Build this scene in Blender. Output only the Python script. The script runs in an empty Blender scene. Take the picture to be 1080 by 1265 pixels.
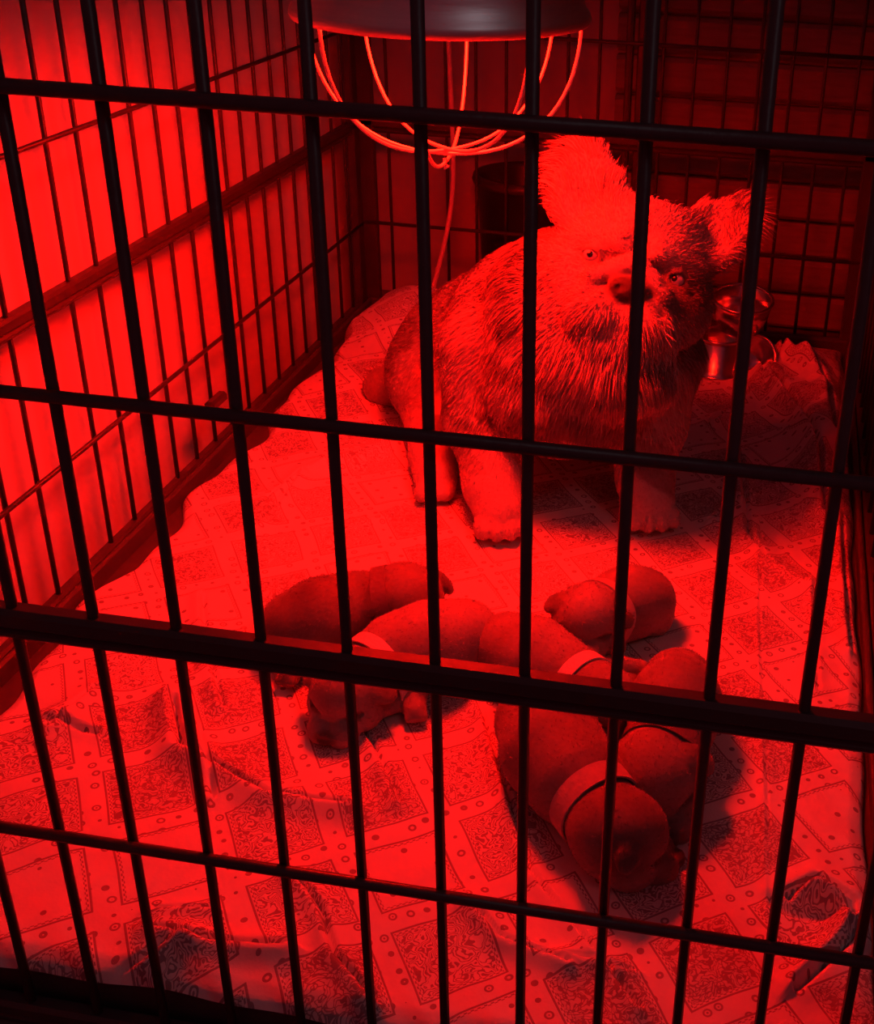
import bpy, math, random
import numpy as np
from mathutils import Matrix, Vector

random.seed(7)
rng = np.random.default_rng(7)
S = bpy.context.scene
COL = S.collection

# ------------------------------------------------------------------ camera, world, lights, exposure
CAM = np.array([0.32394337, -0.47176948, 0.65173707])
RC = np.array([[0.98612111, 0.16186016, 0.03696552],
               [0.10525092, -0.43725473, -0.89315762],
               [-0.12840329, 0.88465224, -0.44822205]])      # rows: right, down, forward
FPX, PPX, PPY = 1502.0, 735.96, 563.79
cam = bpy.data.cameras.new('camera')
cam.sensor_fit = 'HORIZONTAL'
cam.sensor_width = 36.0
cam.lens = FPX * 36.0 / 1080.0
cam.shift_x = -(PPX - 540.0) / 1080.0
cam.shift_y = (PPY - 632.5) / 1080.0
cam.clip_start = 0.02
cam_o = bpy.data.objects.new('camera', cam)
COL.objects.link(cam_o)
_m = Matrix([list(RC[0]), list(-RC[1]), list(-RC[2])]).transposed().to_4x4()
_m.translation = Vector(CAM)
cam_o.matrix_world = _m
S.camera = cam_o

world = bpy.data.worlds.new('world')
S.world = world
world.use_nodes = True
bg = world.node_tree.nodes['Background']
bg.inputs['Color'].default_value = (1.0, 0.10, 0.17, 1)
bg.inputs['Strength'].default_value = 0.09

# the room's own dim ceiling light, behind and to the right of the photographer
al = bpy.data.lights.new('room_ceiling_light', 'AREA')
al.energy = 1.1
al.size = 0.5
al.color = (0.92, 0.92, 1.0)
alo = bpy.data.objects.new('room_ceiling_light', al)
COL.objects.link(alo)
alo.location = (1.5, -0.9, 2.3)
alo.rotation_euler = (Vector((0.2, 0.4, 0.3)) - Vector(alo.location)).to_track_quat('-Z', 'Y').to_euler()

S.view_settings.view_transform = 'Standard'
S.view_settings.look = 'None'
S.view_settings.gamma = 1.0
S.view_settings.use_curve_mapping = False
S.view_settings.exposure = 0.0

BULB_STRENGTH = 215.0
BULB_COLOR = (1.0, 0.0036, 0.0010, 1)


def ray(px, py):
    return RC.T @ np.array([(px - PPX) / FPX, (py - PPY) / FPX, 1.0])


def at(px, py, z):                       # the point at height z on the line of sight
    d = ray(px, py)
    return CAM + d * ((z - CAM[2]) / d[2])


def aty(px, py, Y):                      # the point at depth Y on the line of sight
    d = ray(px, py)
    return CAM + d * ((Y - CAM[1]) / d[1])


# ------------------------------------------------------------------ materials
class NT:
    def __init__(self, name):
        self.m = bpy.data.materials.new(name)
        self.m.use_nodes = True
        self.t = self.m.node_tree
        self.b = self.t.nodes['Principled BSDF']

    def n(self, kind, **kw):
        nd = self.t.nodes.new(kind)
        for k, v in kw.items():
            setattr(nd, k, v)
        return nd

    def l(self, a, b):
        self.t.links.new(a, b)

    def math(self, op, a, b=None, c=None):
        nd = self.n('ShaderNodeMath', operation=op)
        for i, v in enumerate((a, b, c)):
            if v is None:
                continue
            if isinstance(v, (int, float)):
                nd.inputs[i].default_value = v
            else:
                self.l(v, nd.inputs[i])
        return nd.outputs[0]

    def mix(self, fac, a, b):
        nd = self.n('ShaderNodeMix', data_type='RGBA')
        for sock, v in ((nd.inputs[0], fac), (nd.inputs[6], a), (nd.inputs[7], b)):
            if isinstance(v, (int, float)):
                sock.default_value = v
            elif isinstance(v, tuple):
                sock.default_value = v if len(v) == 4 else v + (1,)
            else:
                self.l(v, sock)
        return nd.outputs[2]


def simple(name, col, rough=0.6, metal=0.0, noise=0.0, nscale=30.0, bump=0.0, spec=0.5, stretch=(1, 1, 1)):
    q = NT(name)
    q.b.inputs['Base Color'].default_value = tuple(col) + (1,)
    q.b.inputs['Roughness'].default_value = rough
    q.b.inputs['Metallic'].default_value = metal
    q.b.inputs['Specular IOR Level'].default_value = spec
    if noise or bump:
        tc = q.n('ShaderNodeTexCoord')
        mp = q.n('ShaderNodeMapping')
        mp.inputs['Scale'].default_value = stretch
        q.l(tc.outputs['Object'], mp.inputs['Vector'])
        nz = q.n('ShaderNodeTexNoise')
        nz.inputs['Scale'].default_value = nscale
        nz.inputs['Detail'].default_value = 5
        q.l(mp.outputs[0], nz.inputs['Vector'])
        if noise:
            c0 = tuple(max(0, c * (1 - noise)) for c in col)
            c1 = tuple(min(1, c * (1 + noise)) for c in col)
            q.l(q.mix(nz.outputs['Fac'], c0, c1), q.b.inputs['Base Color'])
        if bump:
            bp = q.n('ShaderNodeBump')
            bp.inputs['Strength'].default_value = bump
            bp.inputs['Distance'].default_value = 0.003
            q.l(nz.outputs['Fac'], bp.inputs['Height'])
            q.l(bp.outputs[0], q.b.inputs['Normal'])
    return q.m


def coat_mat(name, rough=0.75, grain=0.25, gscale=260.0, bump=0.3):
    q = NT(name)
    a = q.n('ShaderNodeAttribute', attribute_name='coat')
    tc = q.n('ShaderNodeTexCoord')
    nz = q.n('ShaderNodeTexNoise')
    nz.inputs['Scale'].default_value = gscale
    nz.inputs['Detail'].default_value = 3
    q.l(tc.outputs['Object'], nz.inputs['Vector'])
    f = q.math('MULTIPLY_ADD', nz.outputs['Fac'], 2 * grain, 1 - grain)
    mul = q.n('ShaderNodeVectorMath', operation='SCALE')
    q.l(a.outputs['Color'], mul.inputs[0])
    q.l(f, mul.inputs['Scale'])
    q.l(mul.outputs[0], q.b.inputs['Base Color'])
    q.b.inputs['Roughness'].default_value = rough
    q.b.inputs['Specular IOR Level'].default_value = 0.25
    q.b.inputs['Sheen Weight'].default_value = 0.15
    bp = q.n('ShaderNodeBump')
    bp.inputs['Strength'].default_value = bump
    bp.inputs['Distance'].default_value = 0.0012
    q.l(nz.outputs['Fac'], bp.inputs['Height'])
    q.l(bp.outputs[0], q.b.inputs['Normal'])
    return q.m


def blanket_mat():
    q = NT('patchwork_print_cotton')
    tc = q.n('ShaderNodeTexCoord')
    nz = q.n('ShaderNodeTexNoise')
    nz.inputs['Scale'].default_value = 4.0
    q.l(tc.outputs['UV'], nz.inputs['Vector'])
    warp = q.n('ShaderNodeVectorMath', operation='MULTIPLY_ADD')
    q.l(nz.outputs['Color'], warp.inputs[0])
    warp.inputs[1].default_value = (0.03, 0.03, 0)
    q.l(tc.outputs['UV'], warp.inputs[2])
    mp = q.n('ShaderNodeMapping')
    mp.inputs['Rotation'].default_value = (0, 0, math.radians(-35))
    mp.inputs['Scale'].default_value = (1 / 0.076, 1 / 0.076, 1)
    q.l(warp.outputs[0], mp.inputs['Vector'])
    v = mp.outputs[0]
    fl = q.n('ShaderNodeVectorMath', operation='FLOOR')
    q.l(v, fl.inputs[0])
    fr = q.n('ShaderNodeVectorMath', operation='FRACTION')
    q.l(v, fr.inputs[0])
    wn = q.n('ShaderNodeTexWhiteNoise', noise_dimensions='2D')
    q.l(fl.outputs[0], wn.inputs['Vector'])
    cell = wn.outputs['Value']
    sp = q.n('ShaderNodeSeparateXYZ')
    q.l(fr.outputs[0], sp.inputs[0])
    ax = q.math('ABSOLUTE', q.math('SUBTRACT', sp.outputs[0], 0.5))
    ay = q.math('ABSOLUTE', q.math('SUBTRACT', sp.outputs[1], 0.5))
    bd = q.math('SUBTRACT', 0.5, q.math('MAXIMUM', ax, ay))          # distance from the patch border

    def band(x, c, w):
        return q.math('LESS_THAN', q.math('ABSOLUTE', q.math('SUBTRACT', x, c)), w)
    # stitched double outline, dashed
    ch = q.n('ShaderNodeTexChecker')
    ch.inputs['Scale'].default_value = 34.0
    q.l(v, ch.inputs['Vector'])
    lines = q.math('MAXIMUM', band(bd, 0.115, 0.010), q.math('MULTIPLY', band(bd, 0.145, 0.012), ch.outputs['Fac']))
    # little flowers in the sashes and on the plain patches
    vo = q.n('ShaderNodeTexVoronoi', feature='F1')
    vo.inputs['Scale'].default_value = 6.0
    vo.inputs['Randomness'].default_value = 0.35
    q.l(v, vo.inputs['Vector'])
    ring = q.math('MAXIMUM', band(vo.outputs['Distance'], 0.20, 0.055), q.math('LESS_THAN', vo.outputs['Distance'], 0.07))
    sash = q.math('MULTIPLY', q.math('LESS_THAN', bd, 0.105), ring)
    vo2 = q.n('ShaderNodeTexVoronoi', feature='F1')
    vo2.inputs['Scale'].default_value = 4.0
    vo2.inputs['Randomness'].default_value = 0.2
    q.l(v, vo2.inputs['Vector'])
    sprig = q.math('LESS_THAN', vo2.outputs['Distance'], 0.13)
    # paisley: distorted rings
    nz2 = q.n('ShaderNodeTexNoise')
    nz2.inputs['Scale'].default_value = 6.0
    nz2.inputs['Detail'].default_value = 2.0
    q.l(v, nz2.inputs['Vector'])
    pw = q.n('ShaderNodeVectorMath', operation='MULTIPLY_ADD')
    q.l(nz2.outputs['Color'], pw.inputs[0])
    pw.inputs[1].default_value = (0.35, 0.35, 0)
    q.l(v, pw.inputs[2])
    vo3 = q.n('ShaderNodeTexVoronoi', feature='F1')
    vo3.inputs['Scale'].default_value = 7.0
    q.l(pw.outputs[0], vo3.inputs['Vector'])
    sw = q.math('SINE', q.math('MULTIPLY', vo3.outputs['Distance'], 34.0))
    pais = q.math('GREATER_THAN', sw, 0.15)
    # fine speckled vermicelli
    vo4 = q.n('ShaderNodeTexVoronoi', feature='DISTANCE_TO_EDGE')
    vo4.inputs['Scale'].default_value = 21.0
    q.l(pw.outputs[0], vo4.inputs['Vector'])
    verm = q.math('LESS_THAN', vo4.outputs['Distance'], 0.11)
    inner = q.math('GREATER_THAN', bd, 0.16)
    is_p = q.math('GREATER_THAN', cell, 0.62)
    is_v = q.math('MULTIPLY', q.math('GREATER_THAN', cell, 0.30), q.math('LESS_THAN', cell, 0.62))
    is_s = q.math('LESS_THAN', cell, 0.30)
    fill = q.math('ADD', q.math('MULTIPLY', is_p, pais), q.math('ADD', q.math('MULTIPLY', is_v, verm), q.math('MULTIPLY', is_s, sprig)))
    ink = q.math('MAXIMUM', q.math('MAXIMUM', lines, sash), q.math('MULTIPLY', inner, fill))
    ink = q.math('MINIMUM', ink, 1.0)
    tint = q.mix(q.math('MULTIPLY', is_v, inner), (0.74, 0.68, 0.67), (0.62, 0.56, 0.56))
    col = q.mix(q.math('MULTIPLY', ink, 0.74), tint, (0.16, 0.12, 0.14))
    q.l(col, q.b.inputs['Base Color'])
    q.b.inputs['Roughness'].default_value = 0.95
    q.b.inputs['Specular IOR Level'].default_value = 0.1
    wv = q.n('ShaderNodeTexNoise')
    wv.inputs['Scale'].default_value = 500.0
    q.l(tc.outputs['UV'], wv.inputs['Vector'])
    bp = q.n('ShaderNodeBump')
    bp.inputs['Strength'].default_value = 0.25
    bp.inputs['Distance'].default_value = 0.001
    q.l(wv.outputs['Fac'], bp.inputs['Height'])
    q.l(bp.outputs[0], q.b.inputs['Normal'])
    return q.m


def emis(name, col, s):
    q = NT(name)
    q.b.inputs['Base Color'].default_value = (0.4, 0.01, 0.01, 1)
    q.b.inputs['Emission Color'].default_value = col
    q.b.inputs['Emission Strength'].default_value = s
    return q.m


M = {
    'wire': simple('black_painted_wire', (0.045, 0.038, 0.042), 0.42, 0.0, 0.3, 120, 0.15),
    'rail': simple('black_painted_rail', (0.045, 0.038, 0.042), 0.45, 0.0, 0.3, 60, 0.12),
    'tray': simple('black_plastic_tray', (0.06, 0.055, 0.055), 0.5, 0.0, 0.2, 40, 0.1),
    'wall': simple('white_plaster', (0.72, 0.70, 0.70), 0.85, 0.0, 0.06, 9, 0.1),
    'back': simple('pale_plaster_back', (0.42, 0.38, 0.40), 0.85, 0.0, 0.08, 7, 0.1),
    'slat': simple('brown_varnished_slat', (0.23, 0.17, 0.15), 0.55, 0.0, 0.35, 20, 0.2, stretch=(1, 8, 8)),
    'dark_wall': simple('dark_brown_board', (0.24, 0.17, 0.16), 0.6, 0.0, 0.3, 15, 0.15, stretch=(8, 8, 1)),
    'floor': simple('brown_floor_tile', (0.14, 0.11, 0.10), 0.5, 0.0, 0.3, 14, 0.1),
    'alu': simple('spun_aluminium', (0.82, 0.80, 0.80), 0.42, 1.0, 0.08, 30, 0.05, stretch=(1, 1, 12)),
    'alu_in': simple('bright_aluminium_inside', (0.80, 0.78, 0.78), 0.5, 0.6),
    'chrome': simple('bright_steel_wire', (0.90, 0.88, 0.86), 0.35, 0.35),
    'steel': simple('polished_steel', (0.66, 0.64, 0.65), 0.22, 1.0, 0.06, 30),
    'rubber': simple('black_rubber', (0.03, 0.03, 0.03), 0.8, 0, 0.2, 50),
    'ceramic': simple('white_porcelain', (0.8, 0.8, 0.78), 0.3),
    'cord': simple('pale_pink_cord', (0.62, 0.42, 0.45), 0.5, 0, 0.1, 80),
    'bin': simple('black_plastic_bin', (0.035, 0.03, 0.032), 0.4, 0, 0.2, 20, 0.05),
    'collar_l': simple('pale_fabric_collar', (0.75, 0.70, 0.68), 0.9, 0, 0.12, 300, 0.4),
    'collar_m': simple('mid_fabric_collar', (0.42, 0.36, 0.36), 0.9, 0, 0.12, 300, 0.4),
    'collar_d': simple('dark_fabric_collar', (0.14, 0.11, 0.12), 0.9, 0, 0.15, 300, 0.4),
    'eye_white': simple('wet_eye_white', (0.62, 0.58, 0.60), 0.12, 0, 0.05, 90, spec=0.8),
    'iris': simple('pale_blue_iris', (0.42, 0.46, 0.58), 0.1, 0, 0.25, 400, spec=0.8),
    'pupil': simple('black_pupil', (0.01, 0.01, 0.01), 0.06, spec=0.9),
    'nose': simple('wet_dark_nose', (0.07, 0.05, 0.055), 0.38, 0, 0.3, 300, 0.5),
    'coat': coat_mat('dog_coat'),
    'pup': coat_mat('puppy_coat', 0.7, 0.18, 320.0, 0.25),
    'kibble': simple('bowl_content', (0.5, 0.35, 0.3), 0.8, 0, 0.3, 80, 0.5),
    'blanket': blanket_mat(),
    'bulb': emis('red_heat_bulb_glass', BULB_COLOR, BULB_STRENGTH),
}


# ------------------------------------------------------------------ mesh helpers
def tag(o, label, cat, group=None):
    o['label'] = label
    o['category'] = cat
    if group:
        o['group'] = group
    return o


def empty(name, loc=(0, 0, 0)):
    o = bpy.data.objects.new(name, None)
    o.empty_display_size = 0.02
    o.location = loc
    COL.objects.link(o)
    return o


def mobj(name, V, F, mat, parent=None, smooth=False):
    me = bpy.data.meshes.new(name)
    if isinstance(V, np.ndarray):
        V = V.tolist()
    if isinstance(F, np.ndarray):
        F = F.tolist()
    me.from_pydata(V, [], F)
    me.materials.append(M[mat] if isinstance(mat, str) else mat)
    if smooth:
        me.polygons.foreach_set('use_smooth', [True] * len(me.polygons))
    me.update()
    o = bpy.data.objects.new(name, me)
    COL.objects.link(o)
    if parent is not None:
        o.parent = parent
        bpy.context.view_layer.update()
        o.matrix_parent_inverse = parent.matrix_world.inverted()
    return o


class MB:
    def __init__(self):
        self.v, self.f = [], []

    def add(self, V, F):
        o = len(self.v)
        self.v += [tuple(float(c) for c in p) for p in V]
        self.f += [tuple(o + i for i in f) for f in F]
        return self

    def box(self, a, b, bev=0.0):
        (x0, y0, z0), (x1, y1, z1) = a, b
        if bev <= 0:
            V = [(x0, y0, z0), (x1, y0, z0), (x1, y1, z0), (x0, y1, z0), (x0, y0, z1), (x1, y0, z1), (x1, y1, z1), (x0, y1, z1)]
            return self.add(V, [(3, 2, 1, 0), (4, 5, 6, 7), (0, 1, 5, 4), (1, 2, 6, 5), (2, 3, 7, 6), (3, 0, 4, 7)])
        c = [(x0 + x1) / 2, (y0 + y1) / 2, (z0 + z1) / 2]
        h = [(x1 - x0) / 2, (y1 - y0) / 2, (z1 - z0) / 2]
        ax = max(range(3), key=lambda i: h[i])                    # prism along the longest axis with chamfered edges
        i, j = [k for k in range(3) if k != ax]
        b_ = min(bev, h[i] * .9, h[j] * .9)
        prof = [(-h[i] + b_, -h[j]), (h[i] - b_, -h[j]), (h[i], -h[j] + b_), (h[i], h[j] - b_), (h[i] - b_, h[j]), (-h[i] + b_, h[j]), (-h[i], h[j] - b_), (-h[i], -h[j] + b_)]
        V = []
        for s in (-1, 1):
            for p, q in prof:
                w = [0, 0, 0]
                w[ax] = c[ax] + s * h[ax]
                w[i] = c[i] + p
                w[j] = c[j] + q
                V.append(w)
        F = [(k, (k + 1) % 8, 8 + (k + 1) % 8, 8 + k) for k in range(8)]
        F += [tuple(range(7, -1, -1)), tuple(range(8, 16))]
        if ax == 1:
            F = [f[::-1] for f in F]
        return self.add(V, F)

    def tube(self, pts, r, n=8, closed=False, cap=True):
        P = [np.array(p, float) for p in pts]
        m = len(P)
        rs = r if hasattr(r, '__len__') else [r] * m
        V, F = [], []
        prev = None
        for i in range(m):
            if closed:
                t = P[(i + 1) % m] - P[i - 1]
            else:
                t = P[min(i + 1, m - 1)] - P[max(i - 1, 0)]
            t = t / (np.linalg.norm(t) + 1e-12)
            if prev is None:
                a = np.array([0, 0, 1.]) if abs(t[2]) < .9 else np.array([1., 0, 0])
                u = np.cross(t, a)
            else:
                u = prev - t * (prev @ t)
            u /= np.linalg.norm(u) + 1e-12
            prev = u
            w = np.cross(t, u)
            for k in range(n):
                a = 2 * math.pi * k / n
                V.append(P[i] + rs[i] * (math.cos(a) * u + math.sin(a) * w))
        for i in range(m if closed else m - 1):
            j = (i + 1) % m
            for k in range(n):
                l = (k + 1) % n
                F.append((i * n + k, i * n + l, j * n + l, j * n + k))
        if cap and not closed:
            F.append(tuple(range(n - 1, -1, -1)))
            F.append(tuple((m - 1) * n + k for k in range(n)))
        return self.add(V, F)

    def lathe(self, prof, n=48, c=(0, 0), close=False):
        V, F = [], []
        m = len(prof)
        for r, z in prof:
            for k in range(n):
                a = 2 * math.pi * k / n
                V.append((c[0] + r * math.cos(a), c[1] + r * math.sin(a), z))
        for i in range(m if close else m - 1):
            j = (i + 1) % m
            for k in range(n):
                l = (k + 1) % n
                F.append((i * n + k, i * n + l, j * n + l, j * n + k))
        return self.add(V, F)

    def build(self, name, mat, parent=None, smooth=False):
        return mobj(name, self.v, self.f, mat, parent, smooth)


def ball(c, r, seg=16, rings=10):
    V, F = [], []
    for i in range(rings + 1):
        t = math.pi * i / rings
        for k in range(seg):
            a = 2 * math.pi * k / seg
            V.append((c[0] + r * math.sin(t) * math.cos(a), c[1] + r * math.sin(t) * math.sin(a), c[2] + r * math.cos(t)))
    for i in range(rings):
        for k in range(seg):
            l = (k + 1) % seg
            F.append((i * seg + k, (i + 1) * seg + k, (i + 1) * seg + l, i * seg + l))
    return V, F


def structure(o):
    o['kind'] = 'structure'
    return o


# ------------------------------------------------------------------ the setting
XL, XR, YB = -0.290, 0.453, 1.234           # crate planes: left, right, back (front is y = 0)
Z1, Z2, Z3, Z4, ZT = 0.1392, 0.2817, 0.4162, 0.5553, 0.695
WS = 0.045                                  # wire spacing
b = MB()
b.box((-0.60, -0.9, -0.065), (1.0, 1.48, -0.034))
structure(b.build('floor', 'floor'))
structure(MB().box((-0.40, -0.7, -0.034), (-0.330, 1.48, 1.5)).build('wall_left', 'wall'))
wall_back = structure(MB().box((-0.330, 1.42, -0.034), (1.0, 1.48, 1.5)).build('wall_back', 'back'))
structure(MB().box((0.62, 0.25, -0.034), (0.66, 1.42, 1.5)).build('wall_right', 'dark_wall'))
zs = -0.028
first = None
i = 0
while zs < 0.80:                             # the shutter's slats on the back wall
    hgt = 0.0585
    if first is None:
        o = MB().box((0.06, 1.395, 0), (0.61, 1.4205, hgt - 0.0055), 0.006).build('slat', 'slat', wall_back)
        first = o
    else:
        o = first.copy()
        COL.objects.link(o)
    o.location = (0, random.uniform(-0.002, 0.002), zs)
    zs += hgt
    i += 1

# ------------------------------------------------------------------ the crate
crate = tag(empty('dog_crate', (0.08, 0.617, 0)), 'large black wire dog crate enclosing the blanket, dog and puppies', 'dog crate')


def panel(name, origin, axis, length, nx0, spacing, zt, vz=(0.012, None), r=0.0026, post=0.024, wires_h=(Z1, Z3, Z4), rails=(0.014, Z2, ZT)):
    """A welded wire panel; `axis` 'x' or 'y' is the direction it runs, its frame is the mesh, every wire a sub-part."""
    ox, oy = origin
    f = MB()

    def bx(a0, a1, t0, t1, z0, z1, bev):
        if axis == 'x':
            f.box((ox + a0, oy + t0, z0), (ox + a1, oy + t1, z1), bev)
        else:
            f.box((ox + t0, oy + a0, z0), (ox + t1, oy + a1, z1), bev)
    for z in rails:
        bx(0, length, -0.006, 0.006, z - 0.0025, z + 0.0095, 0.0025)
        bx(0, length, -0.004, 0.004, z - 0.0105, z - 0.0025, 0.0030)
    for a in (0, length - post):
        bx(a, a + post, -0.006, 0.006, -0.034, zt + 0.009, 0.002)
    fr = f.build(name, 'rail', crate)
    # vertical wires share one mesh
    first = None
    a = nx0
    k = 0
    side = -0.0052 if axis == 'x' else 0.0052
    while a < length - post * .7:
        if a > post * .7:
            if first is None:
                w = MB()
                w.tube([(0, 0, rails[0] - .004), (0, 0, zt)], r, 8)
                first = w.build('wire', 'wire', fr, True)
                o = first
            else:
                o = first.copy()
                COL.objects.link(o)
            o.location = (ox + a, oy, 0) if axis == 'x' else (ox, oy + a, 0)
        a += spacing
        k += 1
    for z in wires_h:
        w = MB()
        if axis == 'x':
            w.tube([(ox + .004, oy + side, z), (ox + length - .004, oy + side, z)], r * 1.15, 8)
        else:
            w.tube([(ox + side, oy + .004, z), (ox + side, oy + length - .004, z)], r * 1.0, 8)
        w.build('cross_wire', 'wire', fr, True)
    return fr


panel('front_panel', (XL, 0), 'x', XR - XL, (-6 * WS) - XL, WS, ZT, r=0.0029, rails=(-0.022, Z2, ZT))
panel('left_panel', (XL, 0.012), 'y', YB - 0.024, 0.037, 0.0469, ZT, r=0.0024)
panel('back_panel', (XL, YB), 'x', XR - XL, 0.045, 0.0435, ZT, r=0.0024)
panel('right_panel', (XR, 0.012), 'y', YB - 0.024, 0.037, 0.0469, ZT, r=0.0024)
# door post on the back panel, and the latch knob on the left panel
MB().box((0.094, YB + .004, 0.02), (0.104, YB + .018, ZT), .002).box((0.110, YB + .004, 0.02), (0.120, YB + .018, ZT), .002).build('door_post', 'rail', crate)
_d = ray(269, 496)
lp = CAM + _d * ((XL + .012 - CAM[0]) / _d[0])
MB().box((XL + .004, lp[1] - .016, lp[2] - .006), (XL + .016, lp[1] + .016, lp[2] + .006), .003).build('latch', 'rail', crate)
# top frame that carries the lamp
t = MB()
for yy in (0.25, 0.54, 0.79, 1.02):
    t.tube([(XL, yy, ZT + .012), (XR, yy, ZT + .012)], 0.003, 8)
t.build('top_bars', 'wire', crate, True)
# tray under the blanket
t = MB()
t.box((XL + .008, 0.010, -0.034), (XR - .008, YB - .008, 0.005))
t.box((XL + .008, 0.012, -0.030), (XL + .014, YB - .01, 0.024), .002)
t.box((XR - .014, 0.012, -0.030), (XR - .008, YB - .01, 0.024), .002)
t.box((XL + .008, YB - .016, -0.030), (XR - .008, YB - .010, 0.024), .002)
t.build('tray', 'tray', crate)

# ------------------------------------------------------------------ the blanket
def seg_dist(X, Y, a, b_):
    ax, ay = a
    bx, by = b_
    dx, dy = bx - ax, by - ay
    L = dx * dx + dy * dy + 1e-12
    t = np.clip(((X - ax) * dx + (Y - ay) * dy) / L, 0, 1)
    qx, qy = ax + t * dx, ay + t * dy
    d = np.hypot(X - qx, Y - qy)
    s = np.sign((X - ax) * dy - (Y - ay) * dx)
    return d, s, t


def fbm(X, Y, seed, f0, oct=4):
    r = np.random.default_rng(seed)
    out = np.zeros_like(X)
    a = 1.0
    f = f0
    for _ in range(oct):
        for _ in range(4):
            th = r.uniform(0, 2 * math.pi)
            ph = r.uniform(0, 2 * math.pi)
            out += a * np.sin((X * math.cos(th) + Y * math.sin(th)) * f + ph) / 4
        a *= .5
        f *= 1.9
    return out


CREASES = [   # (pixels along the fold, amplitude, width)
    ([(560, 800), (590, 860), (628, 985), (655, 1075), (700, 1130), (790, 1240)], .0060, .0035),
    ([(213, 862), (222, 920), (262, 945), (330, 982), (425, 994)], .0110, .0060),
    ([(245, 900), (258, 945), (262, 985)], .0060, .0040),
    ([(437, 885), (462, 920), (480, 955), (492, 988)], .0060, .0040),
    ([(190, 1122), (262, 1122)], .0050, .0030),
    ([(195, 1150), (240, 1162), (350, 1170)], .0100, .0050),
    ([(120, 1205), (190, 1178), (230, 1160)], .0060, .0040),
    ([(365, 1078), (395, 1120), (412, 1175), (460, 1228)], .0080, .0040),
    ([(580, 1112), (620, 1158), (700, 1192)], .0070, .0035),
    ([(940, 640), (938, 760), (945, 900), (950, 1060), (955, 1160)], .0030, .0022),
    ([(120, 905), (60, 890)], .006, .004),
    ([(60, 900), (120, 850)], .007, .005),
    ([(250, 735), (253, 790), (275, 870)], .0060, .0040),
    ([(310, 655), (345, 620), (370, 590)], .0070, .0040),
    ([(300, 640), (375, 580), (430, 570), (470, 552)], .0070, .0050),
    ([(425, 648), (470, 640), (495, 625)], .0040, .0030),
    ([(400, 575), (440, 560), (500, 545)], .0060, .0040),
    ([(915, 560), (925, 660), (945, 690), (1000, 725)], .0080, .0050),
    ([(1040, 640), (1045, 720), (1052, 800)], .0060, .0040),
    ([(1005, 720), (1010, 850)], .0040, .0030),
    ([(940, 470), (985, 520), (1010, 580), (1020, 640)], .0120, .0060),
    ([(965, 455), (1000, 480), (1020, 500), (1030, 560)], .0160, .0070),
    ([(880, 520), (940, 480), (985, 440)], .0080, .0060),
    ([(850, 480), (905, 470)], .0070, .0060),
    ([(880, 640), (960, 590)], .0050, .0050),
    ([(700, 1180), (780, 1196)], .004, .003),
    ([(885, 930), (890, 1000)], .0, .004),
    ([(975, 1100), (1010, 1085), (1055, 1110), (1050, 1140)], .0100, .0050),
    ([(1060, 1150), (985, 1215)], .0100, .0050),
]


def blanket_height(X, Y):
    h = 0.0170 + 0.0016 * fbm(X, Y, 3, 22) + 0.0010 * fbm(X, Y, 5, 75, 3)
    rough = np.clip((0.45 - Y) / .3, 0, 1) + np.clip((Y - .75) / .2, 0, 1) + np.clip((-.08 - X) / .12, 0, 1)
    h += np.clip(rough, 0, 1) * 0.0020 * fbm(X * 1.0, Y * .8, 11, 60, 3)
    for pts, amp, wd in CREASES:
        P = [at(p[0], p[1], 0.02)[:2] for p in pts]
        best = None
        for i_ in range(len(P) - 1):
            d, s, t_ = seg_dist(X, Y, P[i_], P[i_ + 1])
            if best is None:
                best, sg = d, s
            else:
                m = d < best
                best = np.where(m, d, best)
                sg = np.where(m, s, sg)
        # a small roll of cloth with a pinched line on one side
        h += amp * 1.0 * np.exp(-(best / (wd * 2.6)) ** 2) * (1 + .35 * sg) - amp * 1.15 * np.exp(-((best) / (wd * .55)) ** 2)
    # heaped-up corners at the back
    h += 0.046 * np.exp(-(((X + .19) / .075) ** 2 + ((Y - 1.16) / .12) ** 2))
    h += 0.012 * np.exp(-(((X + .20) / .06) ** 2 + ((Y - .95) / .15) ** 2))
    h += 0.040 * np.exp(-(((X - .375) / .050) ** 2 + ((Y - 1.05) / .10) ** 2)) * (1 + .25 * fbm(X, Y, 21, 90, 2))
    h += 0.030 * np.exp(-(((X - .395) / .03) ** 2 + ((Y - .86) / .12) ** 2))
    # torn hollow near the front right
    hx, hy = at(1008, 1115, .02)[:2]
    h -= 0.014 * np.exp(-(((X - hx) / .030) ** 2 + ((Y - hy) / .010) ** 2) ** 2)
    return h


NX, NY = 360, 620
vv = np.linspace(0, 1, NY)[:, None] * np.ones((1, NX))
uu = np.ones((NY, 1)) * np.linspace(0, 1, NX)[None, :]
yf = 0.0065 + 0.0015 * np.sin(uu * 21) + .001 * np.sin(uu * 53 + 1)
Y = yf + (1.205 - yf) * vv
xl = -0.262 + 0.010 * np.sin(Y * 26 + 1.2) * np.clip(Y * 3, 0, 1) + 0.005 * np.sin(Y * 61)
xr = 0.4355 + 0.0016 * np.sin(Y * 19) + 0.0012 * np.sin(Y * 47)
X = xl + (xr - xl) * uu
edge = np.minimum(np.minimum((X - xl), (xr - X)), np.minimum(Y - yf, 1.205 - Y))
Hh = blanket_height(X, Y)
Zb = 0.0065 + (Hh - .0065) * np.clip(edge / 0.012, 0, 1) ** .5
Zb = np.maximum(Zb, 0.0058)
V = np.stack([X, Y, Zb], -1).reshape(-1, 3)
idx = np.arange(NX * NY).reshape(NY, NX)
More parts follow.
